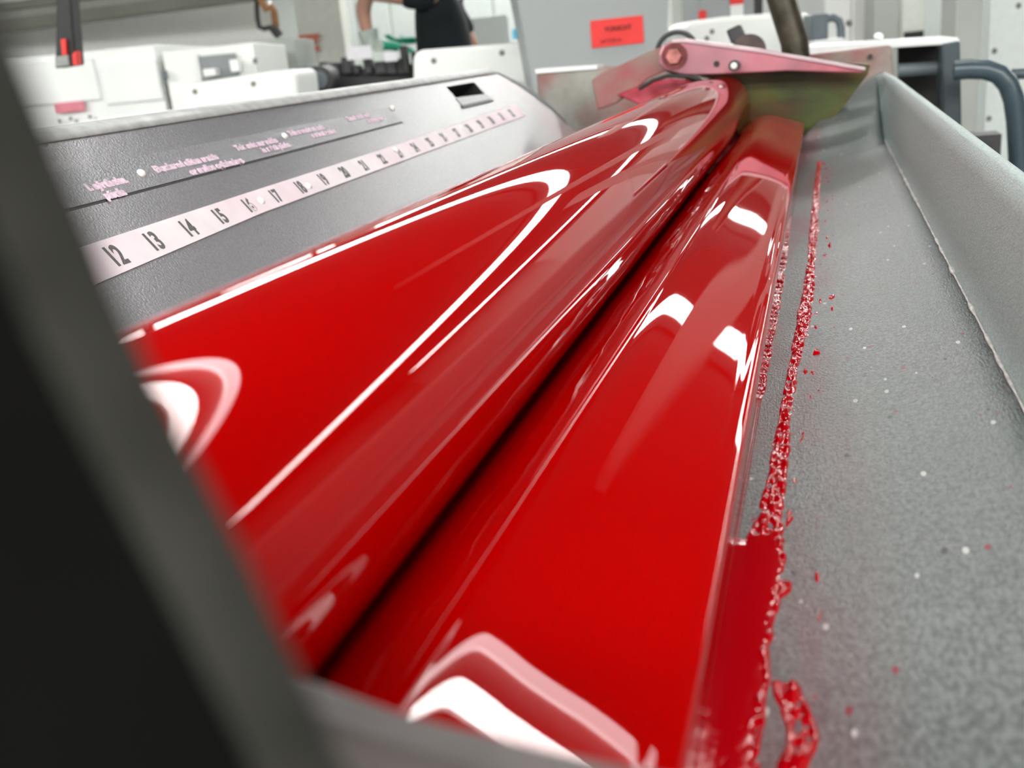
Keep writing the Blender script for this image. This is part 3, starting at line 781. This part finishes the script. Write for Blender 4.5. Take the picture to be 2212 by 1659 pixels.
# grey tapered bin with red label
t = bthing('ink_bin', 'large tapered grey bin with a red label standing behind the side frame', 'bin')
dep = 2.55
def bgv(px, py, d): return bg(px, py, d)
tl, tr, br, bl = bgv(1100, -90, dep), bgv(1448, -90, dep), bgv(1436, 175, dep), bgv(1150, 175, dep)
th = FW * 0.42
zt = tl.z; zb = 0.55
def ext(top, bot, z):
    f = (top.z - z) / (top.z - bot.z); return Vector((top.x + (bot.x - top.x) * f * 0.98, top.y + (bot.y - top.y) * f * 0.98, z))
L0, L1, R0, R1 = ext(tl, bl, zt), ext(tl, bl, 0.95), ext(tr, br, zt), ext(tr, br, 0.95)
vs = [L1, R1, R1 + th, L1 + th, L0, R0, R0 + th, L0 + th]
mesh('bin_shell', vs, [(0, 1, 5, 4), (1, 2, 6, 5), (2, 3, 7, 6), (3, 0, 4, 7), (3, 2, 1, 0)], m_bin, t, bevel=0.012, solid=0.004)
rim = [Vector((p.x, p.y, zt)) for p in (L0, R0, R0 + th, L0 + th)]
prism('bin_rim', [p + (p - sum(rim, Vector()) / 4) * 0.05 for p in rim], (0, 0, 0.025), m_bin, t, bevel=0.006)
lab = [bgv(px, py, dep - 0.004) for px, py in [(1275, 45), (1388, 33), (1391, 92), (1279, 104)]]
lb = prism('red_label', lab, FW * 0.003, m_red, t)
ru = (lab[1] - lab[0]).normalized(); uu = (lab[0] - lab[3]).normalized(); uu = (uu - ru * uu.dot(ru)).normalized()
text_mesh('label_text', 'VORSICHT', 0.0145, 0.95, bgv(1306, 68, dep - 0.0055), ru, uu, m_dred, lb, bold=0.0006)
text_mesh('label_text', 'auf 2,50 m', 0.0125, 0.95, bgv(1298, 93, dep - 0.0055), ru, uu, m_dred, lb, bold=0.0002)
st = bthing('bin_stand', 'dark steel stand carrying the large grey bin', 'stand')
zmin = 0.95
cx = (L1 + R1) * 0.5 + th * 0.5
hw = (R1 - L1).length / 2 + 0.03
def yawbox(name, c, hw, hd, z0, z1, m, parent):
    vs = []
    for l in (-hw, hw):
        for d in (-hd, hd):
            for z in (z0, z1):
                q = Vector((c.x, c.y, 0)) + RT * l + FW * d; vs.append((q.x, q.y, z))
    return mesh(name, vs, BOXF, m, parent, bevel=0.004)
yawbox('stand_top', cx, hw, 0.24, 0.90, 0.947, m_dark, st)
for sx in (-1, 1):
    for sd in (-1, 1):
        yawbox('leg', cx + RT * sx * (hw - 0.03) + FW * sd * 0.2, 0.02, 0.02, 0, 0.91, m_dark, st)

# right hand background
o = bgbox('cream_column', 1446, 1510, -400, 200, 5.2, 0.3, mat('pale_cream_column', (0.74, 0.76, 0.71), 0.6, noise_amt=0.03), None, floor=True, ztop=2.0)
o.name = 'column'; tag(o, 'pale cream column just right of the grey bin', 'column')
t = bthing('grey_locker', 'grey cabinet with a red dot and a red and white notice above the white hood', 'cabinet')
bgbox('cabinet_body', 1512, 1640, -120, 200, 4.6, 0.4, m_bin, t, floor=True)
bgbox('red_sticker', 1510, 1526, 22, 42, 4.58, 0.015, m_red, t, bevel=0.004)
bgbox('notice', 1578, 1606, 8, 36, 4.58, 0.012, m_white, t, bevel=0)
bgbox('notice_heading', 1578, 1606, -8, 9, 4.575, 0.012, m_red, t, bevel=0)
o = bgbox('white_cabinet', 1630, 1780, -140, 200, 5.0, 0.4, m_white, None, floor=True); tag(o, 'white cabinet behind the brown lever', 'cabinet')
o = bgbox('door_latch', 1632, 1648, -6, 34, 4.3, 0.03, m_pipeb, None); o.parent = None
tag(o, 'small black upright latch left of the brown lever top', 'latch')
t = bthing('machine_hood', 'rounded white hood with bolts behind the dark clamp knob', 'machine hood')
hood(t, [(1480, 180), (1486, 58), (1500, 44), (1560, 36), (1670, 28), (1742, 26), (1758, 36), (1764, 180)], 3.5, 0.4, m_cream, [(1527, 82), (1538, 68)], m_white)
t = bthing('pump_motor', 'slate grey pump with a bent pipe in front of the white doors', 'pump')
bgbox('pump_body', 1756, 1790, 30, 86, 3.2, 0.1, m_slate, t)
tube('pump_pipe', [bg(1784, 42, 3.24), bg(1800, 38, 3.24), bg(1812, 45, 3.24), bg(1816, 60, 3.24), bg(1817, 84, 3.24)], 0.012, m_slate, t)
bgbox('pump_foot', 1756, 1822, 84, 240, 3.2, 0.12, m_white, t, floor=True)
t = bthing('double_cabinet', 'white double-door cabinet with two small knobs left of the grey column', 'cabinet')
bgbox('cabinet_body', 1780, 1892, -160, 200, 4.46, 0.4, m_white, t, floor=True)
bgbox('door', 1782, 1838, -158, 130, 4.445, 0.02, m_white, t)
bgbox('door', 1841, 1892, -158, 130, 4.445, 0.02, m_white, t)
for px in (1834, 1863): dome('knob', bg(px, 50, 4.44), -FW, 0.012, 0.012, m_cable, t)
o = bgbox('column', 1892, 1946, -500, 200, 3.72, 0.10, m_column, None, floor=True, ztop=ZC - 0.02); tag(o, 'slim grey column left of the white cabinet with a dark slot', 'column')
t = bthing('slotted_cabinet', 'white cabinet with a dark horizontal slot behind the steel shelf', 'cabinet')
bgbox('cabinet_body', 1948, 2075, -160, 200, 3.9, 0.5, mat('warm_white_cabinet', (0.90, 0.90, 0.86), 0.4, noise_amt=0.02), t, floor=True)
bgbox('slot', 1956, 2034, 66, 84, 3.885, 0.03, m_pipeb, t, bevel=0)
t = bthing('round_column', 'grey column with a cable clamp right of the dark post', 'column')
bgbox('column_shaft', 2068, 2124, -500, 430, 3.0, 0.10, m_column, t, floor=True, ztop=1.75)
bgbox('cable_clamp', 2074, 2128, 288, 304, 2.985, 0.02, mat('clamp_metal', (0.55, 0.55, 0.48), 0.4, noise_amt=0.1), t)
t = bthing('tall_cabinet', 'tall white cabinet at the right edge behind the curved rail', 'cabinet')
bgbox('cabinet_body', 2126, 2500, -300, 900, 3.3, 0.5, mat('cool_white_cabinet', (0.86, 0.92, 0.89), 0.4, noise_amt=0.02), t, floor=True)
for px, py in [(2200, 12), (2148, 110), (2136, 256)]: dome('screw', bg(px, py, 3.3), -FW, 0.009, 0.006, m_cable, t)
bgbox('base_panel', 2060, 2500, 390, 1200, 3.28, 0.3, m_white, t, floor=True)

# shelf, post and dark opening right of the frame
t = bthing('steel_shelf', 'bright steel shelf top ending at the blue-grey post on the right', 'shelf')
prism('shelf_top', P([(1740, 117), (1745, 100), (1900, 90), (2068, 80), (2074, 88), (2070, 95), (1900, 106), (1760, 117)], 2.0), (0, 0.22, 0), mat('bright_shelf', (0.86, 0.86, 0.86), 0.3, noise_amt=0.03), t, bevel=0.003)
prism('opening_shade', P([(1940, 103), (2040, 96), (2040, 380), (1940, 380)], 2.16), (0, 0.02, 0), m_black, t)  # black sheet stands in for the shade inside the opening
c = atY(1898, 80, 2.05)
dome('tissue_lump', c, (0.3, 0, 1), 0.009, 0.008, m_white, t)
prism('post', P([(2034, 95), (2074, 88), (2080, 420), (2040, 420)], 1.99), (0, 0.10, 0), m_post, t, bevel=0.004)
p = atY(2055, 415, 1.99)
box('post_foot', p.x - 0.02, p.x + 0.02, 1.99, 2.09, 0, p.z + 0.01, m_post, t)
tube('cross_tube', P([(1940, 152), (2040, 146)], 2.08), 0.013, m_slate, t)
t = bthing('hand_rail', 'dark blue-grey bent tubular hand rail at the right edge', 'hand rail')
yr = 1.9
tube('rail_tube', P([(2060, 152), (2095, 149), (2130, 150), (2158, 160), (2178, 182), (2190, 215), (2196, 260), (2200, 330), (2202, 420), (2204, 520)], yr) + [Vector((atY(2204, 520, yr).x, yr, 0.0))], 0.0165, m_rail, t, n=20)
tube('rail_stub', [atY(2185, 160, yr + 0.05), atY(2240, 158, yr + 0.05)], 0.009, m_rail, t)
tube('rail_post', [atY(2240, 158, yr + 0.05), Vector((atY(2240, 158, yr + .05).x, yr + 0.05, 0))], 0.009, m_rail, t)

# ---------------------------------------------------------------- person in black
def skin_mesh(name, nodes, edges, m, parent, root=0, sub=2):
    me = bpy.data.meshes.new(name); me.from_pydata([n[:3] for n in nodes], edges, []); me.update()
    o = bpy.data.objects.new(name, me); C.objects.link(o); o.parent = parent
    s = o.modifiers.new('skin', 'SKIN'); s.use_smooth_shade = True
    for i, n in enumerate(nodes):
        v = me.skin_vertices[0].data[i]; v.radius = (n[3], n[4] if len(n) > 4 else n[3]); v.use_root = (i == root)
    u_ = o.modifiers.new('u', 'SUBSURF'); u_.levels = sub; u_.render_levels = sub
    me.materials.append(m)
    return o
def person():
    base = bg(962, 120, 5.0)
    t = thing('person', 'person in a black t-shirt and green gloves working behind the white hood', 'person', (base.x, base.y, 0), HEAD + math.pi)
    # local +x = the way the person faces (picture left), y = sideways (toward +y nearer the camera after the turn)
    S = 0.19
    nodes = [(0, 0, .95, .13, .15), (0, 0, 1.12, .12, .14), (0.0, 0, 1.30, .12, .16), (0, 0, 1.44, .09, .13), (0.01, 0, 1.53, .05),
             (0.03, 0, 1.60, .07), (0.035, 0, 1.70, .095, .08), (0.03, 0, 1.78, .06),
             (0.02, S, 1.45, .06), (0.06, S + .05, 1.30, .048), (0.16, S + .06, 1.42, .042), (0.30, S + 0.02, 1.44, .038), (0.345, S - .02, 1.40, .036), (0.335, S - .02, 1.29, .026), (0.325, S - .02, 1.24, .024),
             (0.02, -S, 1.45, .06), (-0.08, -S - .04, 1.30, .047), (-0.14, -S - .03, 1.21, .042), (-0.02, -S - .02, 1.22, .036), (0.12, -S + .03, 1.26, .026),
             (0, .10, .86, .085), (0.01, .11, .50, .058), (-0.01, .11, .10, .04), (.10, .12, .04, .035), (.17, .12, .03, .03),
             (0, -.10, .86, .085), (0.01, -.11, .50, .058), (-0.01, -.11, .10, .04), (.10, -.12, .04, .035), (.17, -.12, .03, .03)]
    edges = [(0, 1), (1, 2), (2, 3), (3, 4), (4, 5), (5, 6), (6, 7), (3, 8), (8, 9), (9, 10), (10, 11), (11, 12), (12, 13), (13, 14),
             (3, 15), (15, 16), (16, 17), (17, 18), (18, 19), (0, 20), (20, 21), (21, 22), (22, 23), (23, 24), (0, 25), (25, 26), (26, 27), (27, 28), (28, 29)]
    # simplify near arm: shoulder -> elbow -> wrist
    nodes[9] = (0.12, S + .05, 1.44, .050); nodes[10] = (0.22, S + .05, 1.46, .044); nodes[11] = (0.31, S + .02, 1.47, .040)
    body_ = skin_mesh('body', nodes, edges, m_skin, t)
    g = 0.022
    sh = [(0, 0, .98, .15, .17), (0, 0, 1.12, .145, .165), (0, 0, 1.30, .145, .18), (0, 0, 1.43, .11, .15), (0.01, 0, 1.50, .07),
          (0.02, S, 1.45, .08), (0.10, S + .05, 1.44, .070), (0.17, S + .05, 1.455, .066),
          (0.02, -S, 1.45, .08), (-0.08, -S - .04, 1.31, .070), (-0.115, -S - .035, 1.24, .062)]
    skin_mesh('t_shirt', sh, [(0, 1), (1, 2), (2, 3), (3, 4), (3, 5), (5, 6), (6, 7), (3, 8), (8, 9), (9, 10)], m_shirt, t)
    tr = [(0, 0, .97, .14, .16), (0, .10, .86, .105), (0.01, .11, .50, .078), (-0.01, .11, .08, .062), (0, -.10, .86, .105), (0.01, -.11, .50, .078), (-0.01, -.11, .08, .062)]
    skin_mesh('trousers', tr, [(0, 1), (1, 2), (2, 3), (0, 4), (4, 5), (5, 6)], m_jeans, t)
    # hands in gloves: palm, four fingers, thumb
    def glove(o3, d, side, m, s=1.0):
        o3 = Vector(o3); d = Vector(d).normalized(); sd = Vector(side).normalized(); dn = d.cross(sd)
        n = [(*o3, .030 * s, .022 * s), (*(o3 + d * .05 * s), .040 * s, .020 * s), (*(o3 + d * .09 * s), .038 * s, .018 * s)]
        e = [(0, 1), (1, 2)]
        for i, (off, L) in enumerate([(-.030, .065), (-.010, .075), (.010, .072), (.030, .055)]):
            b = len(n); p = o3 + d * .10 * s + sd * off * s
            n += [(*p, .0105 * s), (*(p + d * L * .5 * s + dn * .008), .010 * s), (*(p + d * L * .85 * s + dn * .030), .009 * s)]
            e += [(2, b), (b, b + 1), (b + 1, b + 2)]
        b = len(n); p = o3 + d * .035 * s - sd * .035 * s
        n += [(*p, .013 * s), (*(p + d * .035 * s - sd * .022 * s + dn * .01), .011 * s), (*(p + d * .06 * s - sd * .022 * s + dn * .02), .010 * s)]
        e += [(1, b), (b, b + 1), (b + 1, b + 2)]
        return skin_mesh('glove', n, e, m, t)
    tube('glove_cuff', [(0.335, S - .02, 1.315), (0.33, S - .02, 1.27), (0.322, S - .02, 1.235)], [0.048, 0.040, 0.036], m_gcuff, t, n=20)
    glove((0.315, S - .02, 1.250), (-0.9, 0.1, -0.12), (0, 1, 0), m_glove, 1.15)
    glove((0.13, -S + .03, 1.26), (.9, .3, .05), (0, 1, 0), m_glove)
    # hair and face
    dome('hair', (0.02, 0, 1.735), (-.25, 0, 1), 0.096, 0.095, m_hair, t)
    dome('nose', (0.125, 0, 1.68), (1, 0, -.1), 0.014, 0.022, m_skin, t, n=12)
    for s_ in (-1, 1):
        dome('eye', (0.118, 0.032 * s_, 1.705), (1, 0, 0), 0.010, 0.006, m_black, t, n=12)
        dome('ear', (0.03, 0.085 * s_, 1.69), (0, s_, 0), 0.022, 0.012, m_skin, t, n=12)
    dome('mouth', (0.118, 0, 1.645), (1, 0, 0), 0.020, 0.005, mat('lips', (0.45, 0.15, 0.13), 0.5), t, n=12)
person()
o = tube('spray_bottle', [bg(818, 112, 4.70), bg(818, 96, 4.70), bg(818, 90, 4.70), bg(818, 84, 4.70)], [0.022, 0.022, 0.010, 0.009], m_gcuff)
tag(o, 'pale bottle standing below the cuff of the green glove', 'bottle')
